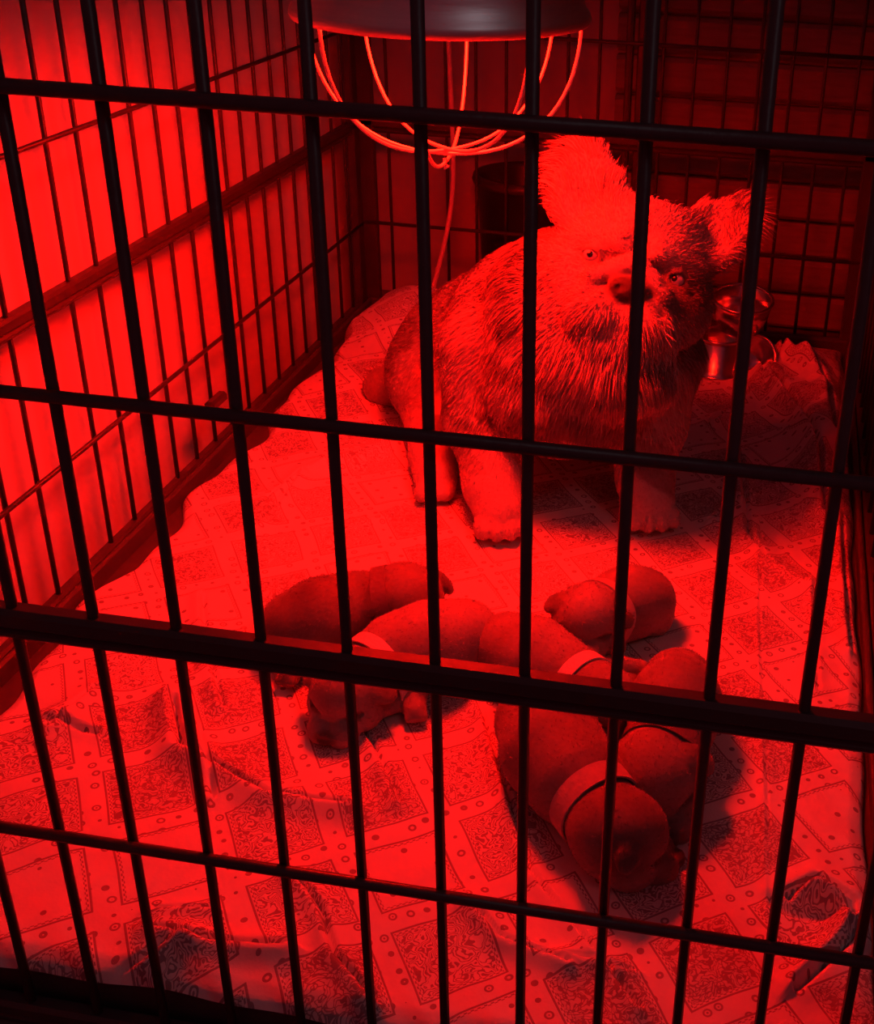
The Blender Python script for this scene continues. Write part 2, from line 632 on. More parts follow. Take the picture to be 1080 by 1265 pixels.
F = np.stack([idx[:-1, :-1], idx[:-1, 1:], idx[1:, 1:], idx[1:, :-1]], -1).reshape(-1, 4)
bl = mobj('blanket', V, F, 'blanket', None, True)
tag(bl, 'crumpled pale patchwork-print blanket with paisley squares lining the crate floor', 'blanket')
uvl = bl.data.uv_layers.new(name='UVMap')
li = np.empty(len(bl.data.loops), dtype=np.int32)
bl.data.loops.foreach_get('vertex_index', li)
uvl.data.foreach_set('uv', np.ascontiguousarray(V[li][:, :2]).ravel())


def ground(x, y):
    return float(blanket_height(np.array([[x]]), np.array([[y]]))[0, 0])


# ------------------------------------------------------------------ implicit surfaces for the animals
class Field:
    def __init__(self, lo, hi, h):
        self.lo = np.array(lo, float)
        self.h = h
        n = np.ceil((np.array(hi) - self.lo) / h).astype(int) + 1
        self.n = n
        self.d = np.full(n, 0.2, np.float32)
        self.ax = [self.lo[i] + h * np.arange(n[i]) for i in range(3)]

    def sub(self, lo, hi):
        sl = []
        for i in range(3):
            a = int(max(0, math.floor((lo[i] - self.lo[i]) / self.h)))
            b_ = int(min(self.n[i], math.ceil((hi[i] - self.lo[i]) / self.h) + 1))
            sl.append(slice(a, max(a, b_)))
        g = np.meshgrid(*[self.ax[i][sl[i]] for i in range(3)], indexing='ij', sparse=True)
        return tuple(sl), g

    def put(self, sl, e, k, op):
        d = self.d[sl]
        if op == 'add':
            hh = np.maximum(k - np.abs(d - e), 0) / k
            self.d[sl] = np.minimum(d, e) - hh * hh * k * .25
        else:                                                   # carve
            hh = np.maximum(k - np.abs(d + e), 0) / k
            self.d[sl] = np.maximum(d, -e) + hh * hh * k * .25

    def cone(self, a, b_, ra, rb, k=.02, op='add'):
        a = np.array(a, float)
        b_ = np.array(b_, float)
        R = max(ra, rb) + k + .012
        sl, g = self.sub(np.minimum(a, b_) - R, np.maximum(a, b_) + R)
        ba = b_ - a
        L = ba @ ba + 1e-12
        t = np.clip(((g[0] - a[0]) * ba[0] + (g[1] - a[1]) * ba[1] + (g[2] - a[2]) * ba[2]) / L, 0, 1)
        e = np.sqrt((g[0] - a[0] - t * ba[0]) ** 2 + (g[1] - a[1] - t * ba[1]) ** 2 + (g[2] - a[2] - t * ba[2]) ** 2) - (ra + (rb - ra) * t)
        self.put(sl, e.astype(np.float32), k, op)

    def chain(self, pts, k=.02, op='add'):
        for (p, r), (q_, s) in zip(pts[:-1], pts[1:]):
            self.cone(p, q_, r, s, k, op)

    def ell(self, c, r, R=None, k=.02, op='add'):
        c = np.array(c, float)
        r = np.array(r if hasattr(r, '__len__') else (r, r, r), float)
        R = np.eye(3) if R is None else np.array(R, float)        # rows are the ellipsoid's axes
        m = r.max() + k + .012
        sl, g = self.sub(c - m, c + m)
        x, y, z = g[0] - c[0], g[1] - c[1], g[2] - c[2]
        p = [R[i, 0] * x + R[i, 1] * y + R[i, 2] * z for i in range(3)]
        k0 = np.sqrt(sum((p[i] / r[i]) ** 2 for i in range(3)))
        k1 = np.sqrt(sum((p[i] / r[i] ** 2) ** 2 for i in range(3))) + 1e-9
        self.put(sl, (k0 * (k0 - 1) / k1).astype(np.float32), k, op)

    def floor_cut(self, fn):
        X_, Y_ = np.meshgrid(self.ax[0], self.ax[1], indexing='ij')
        hgt = fn(X_, Y_).astype(np.float32)
        e = hgt[:, :, None] - self.ax[2][None, None, :].astype(np.float32)
        self.d = np.maximum(self.d, e)

    def mesh(self):
        d = self.d
        n = self.n
        ins = d < 0
        nc = n - 1
        cnt = np.zeros(nc, np.uint8)
        acc = np.zeros(tuple(nc) + (3,), np.float32)
        num = np.zeros(nc, np.float32)
        corners = [(i_, j_, k_) for i_ in (0, 1) for j_ in (0, 1) for k_ in (0, 1)]

        def cs(a, c):
            return a[c[0]:c[0] + nc[0], c[1]:c[1] + nc[1], c[2]:c[2] + nc[2]]
        for c in corners:
            cnt += cs(ins, c)
        act = (cnt > 0) & (cnt < 8)
        ai = np.argwhere(act)
        base = [d[ai[:, 0] + c[0], ai[:, 1] + c[1], ai[:, 2] + c[2]] for c in corners]
        P = np.zeros((len(ai), 3))
        W = np.zeros(len(ai))
        for p in range(8):
            for ax in range(3):
                if corners[p][ax] == 0:
                    c2 = list(corners[p])
                    c2[ax] = 1
                    q_ = corners.index(tuple(c2))
                    a_, b_ = base[p], base[q_]
                    cr = (a_ < 0) != (b_ < 0)
                    t_ = np.where(cr, a_ / np.where(cr, a_ - b_, 1), 0)
                    pt = np.tile(np.array(corners[p], float), (len(ai), 1))
                    pt[:, ax] += t_
                    P += pt * cr[:, None]
                    W += cr
        P /= W[:, None]
        Vt = self.lo + (ai + P) * self.h
        vid = np.full(nc, -1, np.int64)
        vid[tuple(ai.T)] = np.arange(len(ai))
        Fs = []
        for ax in range(3):
            s0 = [slice(None)] * 3
            s1 = [slice(None)] * 3
            s0[ax] = slice(0, n[ax] - 1)
            s1[ax] = slice(1, n[ax])
            a_, b_ = ins[tuple(s0)], ins[tuple(s1)]
            e = np.argwhere(a_ != b_)
            o1, o2 = [i_ for i_ in range(3) if i_ != ax]
            ok = (e[:, o1] > 0) & (e[:, o2] > 0) & (e[:, o1] < nc[o1]) & (e[:, o2] < nc[o2])
            e = e[ok]
            flip = a_[tuple(e.T)]
            if ax == 1:
                flip = ~flip
            q_ = []
            for u, w in ((0, 0), (-1, 0), (-1, -1), (0, -1)):
                c = e.copy()
                c[:, o1] += u
                c[:, o2] += w
                q_.append(vid[tuple(c.T)])
            q_ = np.stack(q_, 1)
            q_[~flip] = q_[~flip][:, ::-1]
            Fs.append(q_)
        return Vt, np.concatenate(Fs)


def smooth_verts(V, F, it=2, lam=.5):
    V = V.copy()
    E = np.concatenate([F[:, [0, 1]], F[:, [1, 2]], F[:, [2, 3]], F[:, [3, 0]]])
    E = np.concatenate([E, E[:, ::-1]])
    deg = np.bincount(E[:, 0], minlength=len(V)).astype(float)[:, None]
    for _ in range(it):
        A = np.stack([np.bincount(E[:, 0], weights=V[E[:, 1], c], minlength=len(V)) for c in range(3)], 1) / np.maximum(deg, 1)
        V += lam * (A - V)
    return V


def vert_normals(V, F):
    n = np.cross(V[F[:, 2]] - V[F[:, 0]], V[F[:, 3]] - V[F[:, 1]])
    N = np.stack([sum(np.bincount(F[:, j], weights=n[:, c], minlength=len(V)) for j in range(4)) for c in range(3)], 1)
    return N / (np.linalg.norm(N, axis=1, keepdims=True) + 1e-12)


def set_coat(o, C):
    a = o.data.attributes.new('coat', 'FLOAT_COLOR', 'POINT')
    C4 = np.concatenate([C, np.ones((len(C), 1))], 1).astype(np.float32)
    a.data.foreach_set('color', C4.ravel())


def noise3(P, seed, f, oct=3):
    r = np.random.default_rng(seed)
    out = np.zeros(len(P))
    a = 1.0
    for _ in range(oct):
        for _ in range(5):
            w = r.normal(size=3)
            w *= f / np.linalg.norm(w)
            out += a * np.sin(P @ w + r.uniform(0, 6.28)) / 3
        a *= .55
        f *= 2
    return out


def strands(name, P, N, D, L, Wd, C, parent, mat):
    """Hairs: thin three-triangle blades bending along D, one mesh."""
    n = len(P)
    side = np.cross(D, rng.normal(size=(n, 3)))
    side /= np.linalg.norm(side, axis=1, keepdims=True) + 1e-9
    p0 = P - N * .001
    mid = P + (N * .45 + D * .55) * (L * .5)[:, None]
    tip = P + (N * .22 + D * .95) * L[:, None]
    s = side * (Wd * .5)[:, None]
    V = np.stack([p0 - s, p0 + s, mid - s * .8, mid + s * .8, tip], 1).reshape(-1, 3)
    b0 = np.arange(n)[:, None] * 5
    T = np.concatenate([b0 + np.array([[0, 1, 3]]), b0 + np.array([[0, 3, 2]]), b0 + np.array([[2, 3, 4]])], 0)
    o = mobj(name, V, T, mat, parent, True)
    set_coat(o, np.repeat(C, 5, axis=0))
    o['kind'] = 'stuff'
    return o


#PART2
# ------------------------------------------------------------------ the mother dog
def rgb(r, g=None, b_=None):
    return np.array([r, r * .86 if g is None else g, r * .82 if b_ is None else b_])


def build_dog():
    root = tag(empty('dog', (0.06, 0.74, 0.016)), 'fluffy bat-eared bulldog sitting upright on the blanket, head tilted, looking at the camera', 'dog')
    fd = Field((-0.215, 0.49, 0.006), (0.345, 1.0, 0.445), 0.0028)
    # trunk
    fd.chain([((.130, .668, .225), .066), ((.125, .672, .165), .082), ((.115, .705, .135), .074)], .03)
    fd.chain([((.120, .705, .225), .078), ((.070, .765, .180), .080), ((.010, .830, .128), .078), ((-.045, .885, .095), .074)], .03)
    # haunches, hind feet
    fd.ell((-.060, .835, .082), (.062, .082, .070), k=.02)
    fd.ell((.070, .885, .080), (.060, .080, .068), k=.02)
    fd.chain([((-.050, .775, .050), .036), ((-.028, .700, .036), .026), ((-.013, .652, .036), .024)], .012)
    fd.chain([((-.085, .868, .050), .034), ((-.143, .872, .036), .026)], .006)
    fd.chain([((.130, .860, .050), .034), ((.165, .780, .034), .024)], .012)
    # forelegs
    for sh, el, wr, pw in (((.040, .690, .175), (.040, .662, .105), (.060, .612, .058), (.074, .588, .040)),
                           ((.205, .708, .175), (.208, .692, .110), (.213, .660, .060), (.221, .640, .040))):
        fd.chain([(sh, .052), (el, .039), (wr, .028), (pw, .027)], .016)
        pw = np.array(pw)
        fdir = np.array([.35, -.93, 0])
        sd = np.array([.93, .35, 0])
        for t_ in (-1.5, -.5, .5, 1.5):
            c = pw + fdir * (.024 - .005 * abs(t_)) + sd * t_ * .0140 + np.array([0, 0, -.008])
            fd.ell(c, (.0085, .016, .0120), np.array([sd, fdir, (0, 0, 1)]), .0025)
    for t_ in (-1, 0, 1):
        fd.ell(np.array([-.008, .632, .030]) + np.array([.93, .30, 0]) * t_ * .013, (.009, .014, .011), k=.004)
    # head frame: eyes' midpoint, looking at the camera, rolled to its left
    O = aty(783, 331, 0.622)
    w = CAM - O
    w /= np.linalg.norm(w)
    right = RC[0] - w * (RC[0] @ w)
    right /= np.linalg.norm(right)
    up = np.cross(w, right)
    up = up if up[2] > 0 else -up
    th = math.radians(15.7)
    u = right * math.cos(th) - up * math.sin(th)
    v = right * math.sin(th) + up * math.cos(th)
    R = np.array([u, v, w])

    def hp(a, b_, c):
        return O + u * a + v * b_ + w * c
    fd.chain([((.130, .690, .215), .074), (tuple(hp(0, -.020, -.085)), .066)], .03)
    fd.ell(hp(0, .014, -.060), (.074, .054, .056), R, .02)
    fd.ell(hp(0, .036, -.034), (.048, .026, .028), R, .02)
    for s in (-1, 1):
        fd.ell(hp(s * .047, -.024, -.042), (.038, .042, .040), R, .016)
        fd.ell(hp(s * .022, -.048, -.002), (.030, .028, .026), R, .007)            # flews
        fd.ell(hp(s * .040, -.052, -.016), (.020, .026, .018), R, .008)
        fd.cone(hp(s * .018, .021, -.004), hp(s * .058, .014, -.026), .012, .010, .008)   # brow
        fd.cone(hp(s * .002, .004, .008), hp(s * .034, -.016, .006), .0105, .0085, .004)  # nose roll
        fd.cone(hp(s * .034, -.016, .006), hp(s * .052, -.040, -.012), .0075, .0055, .005)
        fd.ell(hp(s * .042, .001, -.004), (.0100, .0080, .012), R, .004, 'carve')
        fd.cone(hp(s * .004, .021, .007), hp(s * .020, .023, .004), .0028, .0020, .003, 'carve')
        fd.chain([(hp(s * .019, -.021, .020), .0030), (hp(s * .034, -.032, .014), .0034), (hp(s * .050, -.052, -.002), .0028)], .004, 'carve')
        fd.cone(hp(s * .058, -.010, -.012), hp(s * .066, -.040, -.026), .0030, .0022, .005, 'carve')   # cheek crease
    for s in (-1, 1):                                                                # eyelids
        fd.chain([(hp(s * .0335, .0025, -.0060), .0026), (hp(s * .0375, .0068, -.0045), .0030), (hp(s * .0430, .0080, -.0050), .0030), (hp(s * .0500, .0050, -.0090), .0026), (hp(s * .0530, .0000, -.0130), .0024)], .003)
        fd.chain([(hp(s * .0335, -.0015, -.0065), .0024), (hp(s * .0400, -.0068, -.0060), .0026), (hp(s * .0480, -.0060, -.0090), .0024), (hp(s * .0530, -.0010, -.0130), .0024)], .003)
    fd.ell(hp(0, -.096, -.030), (.066, .046, .044), R, .02)
    fd.ell(hp(0, -.074, -.006), (.036, .020, .022), R, .008)                         # chin
    fd.ell(hp(0, -.020, .012), (.0200, .0120, .011), R, .003)                        # nose
    for s in (-1, 1):
        fd.ell(hp(s * .0085, -.021, .0225), (.0042, .0032, .006), R, .002, 'carve')
        fd.chain([(hp(0, -.033, .021), .0022), (hp(0, -.050, .022), .0024), (hp(s * .016, -.064, .019), .0020), (hp(s * .038, -.068, .006), .0018)], .002, 'carve')
    # ears: cupped, open to the front
    for s, lean, wdt, lng, c in ((-1, 18, .036, .047, (-.068, .066, -.052)), (1, 34, .032, .042, (.074, .060, -.055))):
        a = math.radians(lean)
        el = np.array([s * math.sin(a), math.cos(a)])
        ev = u * el[0] + v * el[1]
        es = u * el[1] - v * el[0]
        turn = math.radians(-s * (8 if s < 0 else 26))
        en = w * math.cos(turn) + es * math.sin(turn)
        es2 = es * math.cos(turn) - w * math.sin(turn)
        Re = np.array([es2, ev, en])
        cc = hp(*c)
        fd.ell(cc - ev * .004, (wdt * .93, lng, .0120), Re, .010)
        fd.ell(cc - ev * .016 + en * .002, (wdt, lng * .72, .0150), Re, .014)
        if s > 0:
            fd.ell(cc + en * .0125 + ev * .000, (wdt * .68, lng * .74, .0085), Re, .006, 'carve')
        else:
            fd.ell(cc + en * .0150 + ev * .004, (wdt * .70, lng * .78, .0070), Re, .008, 'carve')
    fd.floor_cut(lambda a, b_: blanket_height(a, b_) - .0008)
    Vt, Ft = fd.mesh()
    Vt = smooth_verts(Vt, Ft, 2, .5)
    N = vert_normals(Vt, Ft)
    loc = (Vt - O) @ R.T                                       # head coordinates
    U, Vv, W = loc.T
    headness = np.clip(1.35 - np.sqrt((U / .085) ** 2 + ((Vv - .01) / .09) ** 2 + ((W + .05) / .075) ** 2), 0, .35) / .35
    # coat colours
    C = np.tile(rgb(.46), (len(Vt), 1))

    def paint(mask, col, soft=None):
        m = np.clip(mask, 0, 1)[:, None]
        C[:] = C * (1 - m) + col * m
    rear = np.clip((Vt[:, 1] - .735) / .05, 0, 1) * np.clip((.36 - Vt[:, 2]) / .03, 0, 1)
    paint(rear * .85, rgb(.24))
    paint(headness, rgb(.52))
    st = noise3(Vt * np.array([40, 40, 130]), 4, 1.0, 3)
    paint(np.clip((st - .45) * 3, 0, .65) * (1 - headness) * np.clip((Vt[:, 2] - .06) / .05, 0, 1), rgb(.10))
    # merle blotches on chest and neck
    bl_ = noise3(Vt, 9, 48.0, 2)
    paint(np.clip((bl_ - .65) * 4, 0, .55) * (1 - headness), rgb(.09))
    paint(np.clip(1.3 - np.sqrt(((U - .064) / .036) ** 2 + ((Vv + .014) / .044) ** 2), 0, 1) * headness * .95, rgb(.06))   # dark eye patch: part fur mask, part painted shade on the side away from the lamp
    paint(np.clip(1.4 - np.sqrt((U / .030) ** 2 + ((Vv + .026) / .012) ** 2), 0, 1) * (W > -.02) * .6, rgb(.14))
    nose = np.clip(2.2 - 1.6 * np.sqrt((U / .0215) ** 2 + ((Vv + .020) / .0135) ** 2), 0, 1) * (W > .010)
    paint(nose, rgb(.055))
    paint(np.clip(1.5 - np.sqrt(((np.abs(U) - .042) / .0125) ** 2 + (Vv / .0105) ** 2), 0, 1) * (W > -.05) * .7, rgb(.07))
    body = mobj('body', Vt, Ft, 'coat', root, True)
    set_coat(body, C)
    # eyes
    EYER = .0074
    EYE_W = {-1: -.0098, 1: -.0112}
    for s in (-1, 1):
        p = hp(s * .0425, .0005, EYE_W[s])
        eye = MB()
        eye.add(*ball(p, EYER, 20, 12))
        e = eye.build('eye', 'eye_white', root, True)

        def disc(r0, off, name, mat, tilt):
            d_ = w + u * tilt[0] + v * tilt[1]
            d_ = d_ / np.linalg.norm(d_)
            t1 = np.cross(d_, v)
            t1 /= np.linalg.norm(t1)
            t2 = np.cross(d_, t1)
            pts = []
            rr = EYER + off
            for j in range(5):
                ang = math.asin(min(1, r0 / rr)) * j / 4
                for k in range(20):
                    a = 2 * math.pi * k / 20
                    pts.append(p + rr * (math.cos(ang) * d_ + math.sin(ang) * (math.cos(a) * t1 + math.sin(a) * t2)))
            fs = [(j * 20 + k, j * 20 + (k + 1) % 20, (j + 1) * 20 + (k + 1) % 20, (j + 1) * 20 + k) for j in range(4) for k in range(20)]
            mobj(name, np.array(pts), fs, mat, e, True)
        tl = (-.10, .12) if s < 0 else (-.45, .10)
        disc(.0068, .0002, 'iris', 'iris', tl)
        disc(.0030, .0004, 'pupil', 'pupil', tl)
    # fur
    n = 95000
    prob = np.ones(len(Vt))
    hc = hp(0, .0, -.06)
    dh = np.linalg.norm(Vt - hc, axis=1)
    ruff = np.clip((.175 - dh) / .05, 0, 1) * np.clip((Vt[:, 2] - .13) / .05, 0, 1) * (1 - headness)
    earv = headness * np.clip((Vv - .055) / .015, 0, 1) * (np.abs(U) > .03)
    prob += ruff * 1.0 + headness * 1.2
    prob[(nose > .3) | (Vt[:, 2] < .024)] = 0
    prob[(np.hypot(np.abs(U) - .042, Vv) < .0100) & (W > -.03)] = 0
    prob /= prob.sum()
    ii = rng.choice(len(Vt), n, p=prob)
    P = Vt[ii] + rng.normal(0, .0012, (n, 3))
    Ns = N[ii]
    P -= Ns * np.sum((P - Vt[ii]) * Ns, 1)[:, None]
    Uu, Vq, Ww = U[ii], Vv[ii], W[ii]
    L = .013 - .006 * rear[ii]
    legs = np.clip((.125 - P[:, 2]) / .04, 0, 1)
    L = L * (1 - legs) + (.0020 + .003 * np.clip((P[:, 2] - .06) / .04, 0, 1)) * legs
    L = L * (1 - ruff[ii]) + .026 * ruff[ii]
    face = headness[ii]
    nearmuz = np.clip(1.5 - np.sqrt((Uu / .05) ** 2 + ((Vq + .025) / .065) ** 2), 0, 1) * (Ww > -.04)
    lf = (.0050 + .010 * (rng.random(n) < .05)) * (1 - nearmuz) + .0020 * nearmuz
    L = L * (1 - face) + lf * face
    ee = earv[ii]
    L = L * (1 - ee) + (.0028 + .011 * (rng.random(n) < .02)) * ee
    tuft = np.exp(-(((np.abs(Uu) - .040) / .016) ** 2 + ((Vq - .068) / .014) ** 2)) * (Ww > -.075)
    L = L + tuft * .018
    L *= rng.uniform(.6, 1.25, n)
    away = P - hp(0, -.02, .03)
    away /= np.linalg.norm(away, axis=1, keepdims=True)
    D = away * .9 + np.array([0, 0, -.9]) * (1 - face * .85)[:, None]
    cl = np.stack([noise3(P, 31 + q_, 95.0, 2) for q_ in range(3)], 1)
    D = D + cl * .30
    D += (tuft[:, None]) * (v * 1.3 + u * .2)
    D -= Ns * np.sum(D * Ns, 1)[:, None] * .9
    D /= np.linalg.norm(D, axis=1, keepdims=True) + 1e-9
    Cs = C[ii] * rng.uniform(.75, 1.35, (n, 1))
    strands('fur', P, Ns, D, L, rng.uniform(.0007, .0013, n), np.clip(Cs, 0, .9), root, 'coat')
    # a few pale whiskers
    wk = MB()
    for s in (-1, 1):
        for k in range(5):
            a = hp(s * (.030 + .002 * k), -.038 - .003 * k, .012)
            d_ = u * s * rng.uniform(.6, 1) + v * rng.uniform(-.5, .1) + w * .5
            d_ /= np.linalg.norm(d_)
            wk.tube([a, a + d_ * .012, a + d_ * .024 - v * .003], [.0003, .00025, .0001], 4)
    wk.build('whiskers', 'ceramic', root)['kind'] = 'stuff'
    return root


build_dog()


# ------------------------------------------------------------------ the puppies
def puppy(label, spine, head, toward, legs, tone, collar=None, hs=1.0, seed=1, tail=None, roll=0.0, ear_tone=.6, coll_at=None, ear=1.0):
    sp = [(at(x, y, z), r) for x, y, z, r in spine]
    hc = at(*head)
    fw = at(*toward) - hc
    fw /= np.linalg.norm(fw)
    upv = np.array([0, 0, 1.0])
    sd = np.cross(fw, upv)
    sd /= np.linalg.norm(sd)
    upv = np.cross(sd, fw)
    cr, sr = math.cos(roll), math.sin(roll)
    sd, upv = sd * cr + upv * sr, upv * cr - sd * sr
    R = np.array([sd, fw, upv])
    lg = [[(at(x, y, z), r) for x, y, z, r in c] for c in legs]
    allp = np.array([p for p, _ in sp] + [hc, hc + fw * .03] + [p for c in lg for p, _ in c])
    fd = Field(allp.min(0) - .055, allp.max(0) + .055, .0019)
    fd.chain(sp, .016)
    fd.cone(sp[-1][0], hc, sp[-1][1], .023 * hs, .014)

    def hp(a, b_, c):
        return hc + (sd * a + fw * b_ + upv * c) * hs
    fd.ell(hc, np.array([.0275, .0300, .0260]) * hs, R, .010)
    fd.ell(hp(0, .006, .010), np.array([.020, .020, .016]) * hs, R, .008)
    for s in (-1, 1):
        fd.ell(hp(s * .0155, .010, -.007), np.array([.0135, .016, .014]) * hs, R, .008)
        fd.ell(hp(s * .0080, .0300, -.0070), np.array([.0120, .0140, .0120]) * hs, R, .004)
        # folded ear flap
        ex = sd * s * .75 - upv * .65
        en = sd * s * .65 + upv * .75
        fd.ell(hp(s * (.0305 if ear > 1 else .0275), -.001, .0085), np.array([.0125, .0105, .0046]) * hs * ear, np.array([ex, fw, en]), .0025)
        # closed eye slit, mouth corner
        fd.chain([(hp(s * .0085, .0285, .0060), .0016), (hp(s * .0165, .0235, .0055), .0022), (hp(s * .0215, .0165, .0045), .0014)], .002, 'carve')
        fd.chain([(hp(0, .0400, -.0095), .0014), (hp(s * .0100, .0350, -.0150), .0018), (hp(s * .0190, .0240, -.0150), .0014)], .002, 'carve')
    fd.ell(hp(0, .0430, -.0010), np.array([.0065, .0042, .0045]) * hs, R, .0018)
    fd.ell(hp(0, .0270, -.0150), np.array([.0095, .0095, .0060]) * hs, R, .004)
    for c in lg:
        fd.chain(c, .009)
        p, r = c[-1]
        q_ = c[-2][0]
        d_ = p - q_
        d_[2] = 0
        d_ /= np.linalg.norm(d_) + 1e-9
        s_ = np.array([-d_[1], d_[0], 0])
        for t_ in (-1, 0, 1):
            fd.ell(p + d_ * r * .75 + s_ * t_ * r * .62 - np.array([0, 0, r * .15]), (r * .42, r * .42, r * .42), k=.002)
    if tail is not None:
        fd.chain([(at(x, y, z), r) for x, y, z, r in tail], .006)
    fd.floor_cut(lambda a, b_: blanket_height(a, b_) - .0006)
    Vt, Ft = fd.mesh()
    Vt = smooth_verts(Vt, Ft, 2, .45)
    root = tag(empty('puppy', tuple(np.append(sp[len(sp) // 2][0][:2], ground(*sp[len(sp) // 2][0][:2])))), label, 'puppy', 'newborn puppies on the blanket')
    loc = ((Vt - hc) @ R.T) / hs
    A, B_, Cc = loc.T
    C = np.tile(rgb(tone), (len(Vt), 1))
    nz = noise3(Vt, seed + 40, 55.0, 3)
    C *= (1 + .22 * nz)[:, None]

    def paint(m, col):
        m = np.clip(m, 0, 1)[:, None]
        C[:] = C * (1 - m) + col * m
    onhead = np.clip(1.5 - np.sqrt((A / .03) ** 2 + (B_ / .045) ** 2 + (Cc / .03) ** 2), 0, 1)
    paint(onhead * .35, rgb(tone * .75))
    paint(np.clip(1.6 - np.sqrt(((np.abs(A) - .0265) / .011) ** 2 + ((B_ + .004) / .013) ** 2 + ((Cc - .006) / .013) ** 2), 0, 1) * .7, rgb(tone * ear_tone))
    paint(np.clip(1.5 - np.sqrt((A / .016) ** 2 + ((B_ - .036) / .012) ** 2 + ((Cc + .006) / .012) ** 2), 0, 1) * .5, rgb(tone * .45))
    paint(np.clip(1.8 - np.sqrt((A / .0062) ** 2 + ((B_ - .045) / .0055) ** 2 + ((Cc + .001) / .0042) ** 2), 0, 1), rgb(.06))
    for s in (-1, 1):
        d_ = np.hypot((B_ - .0225) * .8, Cc - .0055)
        paint((np.abs(A - s * .0145) < .0065) * np.clip(1.6 - d_ / .0028, 0, 1) * (B_ > .01) * .8, rgb(.07))
    body = mobj('body', Vt, Ft, 'pup', root, True)
    set_coat(body, np.clip(C, .01, .9))
    Nn = vert_normals(Vt, Ft)
    nf = 4500
    ii = rng.integers(0, len(Vt), nf)
    ii = ii[Vt[ii, 2] > .024]
    back = sp[0][0] - hc
    back = back / np.linalg.norm(back)
    Dd = back + np.array([0, 0, -.5]) + rng.normal(0, .25, (len(ii), 3))
    Dd -= Nn[ii] * np.sum(Dd * Nn[ii], 1)[:, None]
    Dd /= np.linalg.norm(Dd, axis=1, keepdims=True) + 1e-9
    strands('fur', Vt[ii], Nn[ii], Dd, rng.uniform(.0012, .0034, len(ii)), rng.uniform(.0004, .0008, len(ii)), np.clip(C[ii] * rng.uniform(.95, 1.25, (len(ii), 1)), .01, .9), root, 'pup')
    if collar:
        # a fabric band fitted round the neck: rays from the neck axis find the coat surface
        a0, a1 = (sp[-1][0], hc)
        c0 = a0 + (a1 - a0) * (coll_at if coll_at is not None else .05)
        ax = (hc - sp[-2][0])
        ax /= np.linalg.norm(ax)
        e1 = np.cross(ax, (0, 0, 1.0))
        e1 /= np.linalg.norm(e1)
        e2 = np.cross(e1, ax)
        rings = []
        n = 44
        wd = collar[2] if len(collar) > 2 else .0065
        for off in (-wd, -wd * .3, wd * .3, wd):
            rr = []
            for k in range(n):
                a = 2 * math.pi * k / n
                d_ = e1 * math.cos(a) + e2 * math.sin(a)
                ts = np.arange(.008, .06, .0008)
                pts = c0 + ax * off + d_ * ts[:, None]
                ijk = np.clip(np.round((pts - fd.lo) / fd.h).astype(int), 0, fd.n - 1)
                val = fd.d[tuple(ijk.T)]
                z_ok = np.where(val > 0)[0]
                rr.append(ts[z_ok[0]] if len(z_ok) else .03)
            rr = np.array(rr)
            rings.append(rr)
        base = np.minimum(np.mean(rings, 0), .040)
        for _ in range(6):
            base = .5 * base + .25 * (np.roll(base, 1) + np.roll(base, -1))
        V = []
        for off, ex in ((-wd, .0004), (-wd, .0020), (wd, .0020), (wd, .0004)):
            for k in range(n):
                a = 2 * math.pi * k / n
                V.append(c0 + ax * off + (e1 * math.cos(a) + e2 * math.sin(a)) * (base[k] + ex))
        Fc = [(i_ * n + k, i_ * n + (k + 1) % n, ((i_ + 1) % 4) * n + (k + 1) % n, ((i_ + 1) % 4) * n + k) for i_ in range(4) for k in range(n)]
        V = np.array(V)
        gz = blanket_height(V[:, 0], V[:, 1])
        V[:, 2] = np.maximum(V[:, 2], gz + .0004)
        co = mobj('collar', V, Fc, collar[0], root, False)
        co['label'] = collar[1]
    return root


puppy('greyish puppy curled farthest left, head resting to the right',
      [(362, 774, .044, .029), (400, 764, .048, .033), (445, 752, .048, .030), (474, 746, .050, .022)],
      (502, 740, .056), (528, 776, .044),
      [[(372, 785, .040, .018), (366, 815, .032, .012), (357, 834, .028, .0095)],
       [(452, 765, .040, .014), (460, 778, .032, .010), (474, 776, .030, .009)],
       [(380, 785, .035, .018), (392, 800, .028, .010)]],
      .165, ('collar_d', 'dark fabric collar'), 1.16, 1, [(345, 775, .045, .008), (334, 786, .030, .005)], .15, .28, coll_at=.12, ear=1.15)
puppy('pale puppy with light collar, head drooping down at the left end of the row',
      [(572, 786, .047, .032), (530, 797, .050, .034), (487, 810, .048, .030), (462, 824, .045, .022)],
      (432, 852, .043), (410, 894, .032),
      [[(498, 830, .040, .014), (510, 855, .031, .010), (513, 878, .027, .0095)],
       [(470, 845, .038, .013), (478, 870, .028, .009)]],
      .30, ('collar_l', 'pale fabric collar'), 1.08, 2, None, 0, .35, coll_at=.05)
puppy('pale round-backed puppy in the middle, pale collar, leaning on the others',
      [(627, 800, .045, .030), (660, 814, .045, .032), (700, 836, .042, .026), (720, 850, .041, .021)],
      (744, 866, .043), (762, 902, .034),
      [[(728, 834, .038, .013), (762, 826, .032, .010), (790, 828, .028, .0095)],
       [(700, 850, .036, .013), (715, 880, .027, .009)]],
      .30, ('collar_l', 'pale fabric collar'), 1.06, 3, None, 0, .4, coll_at=.0)
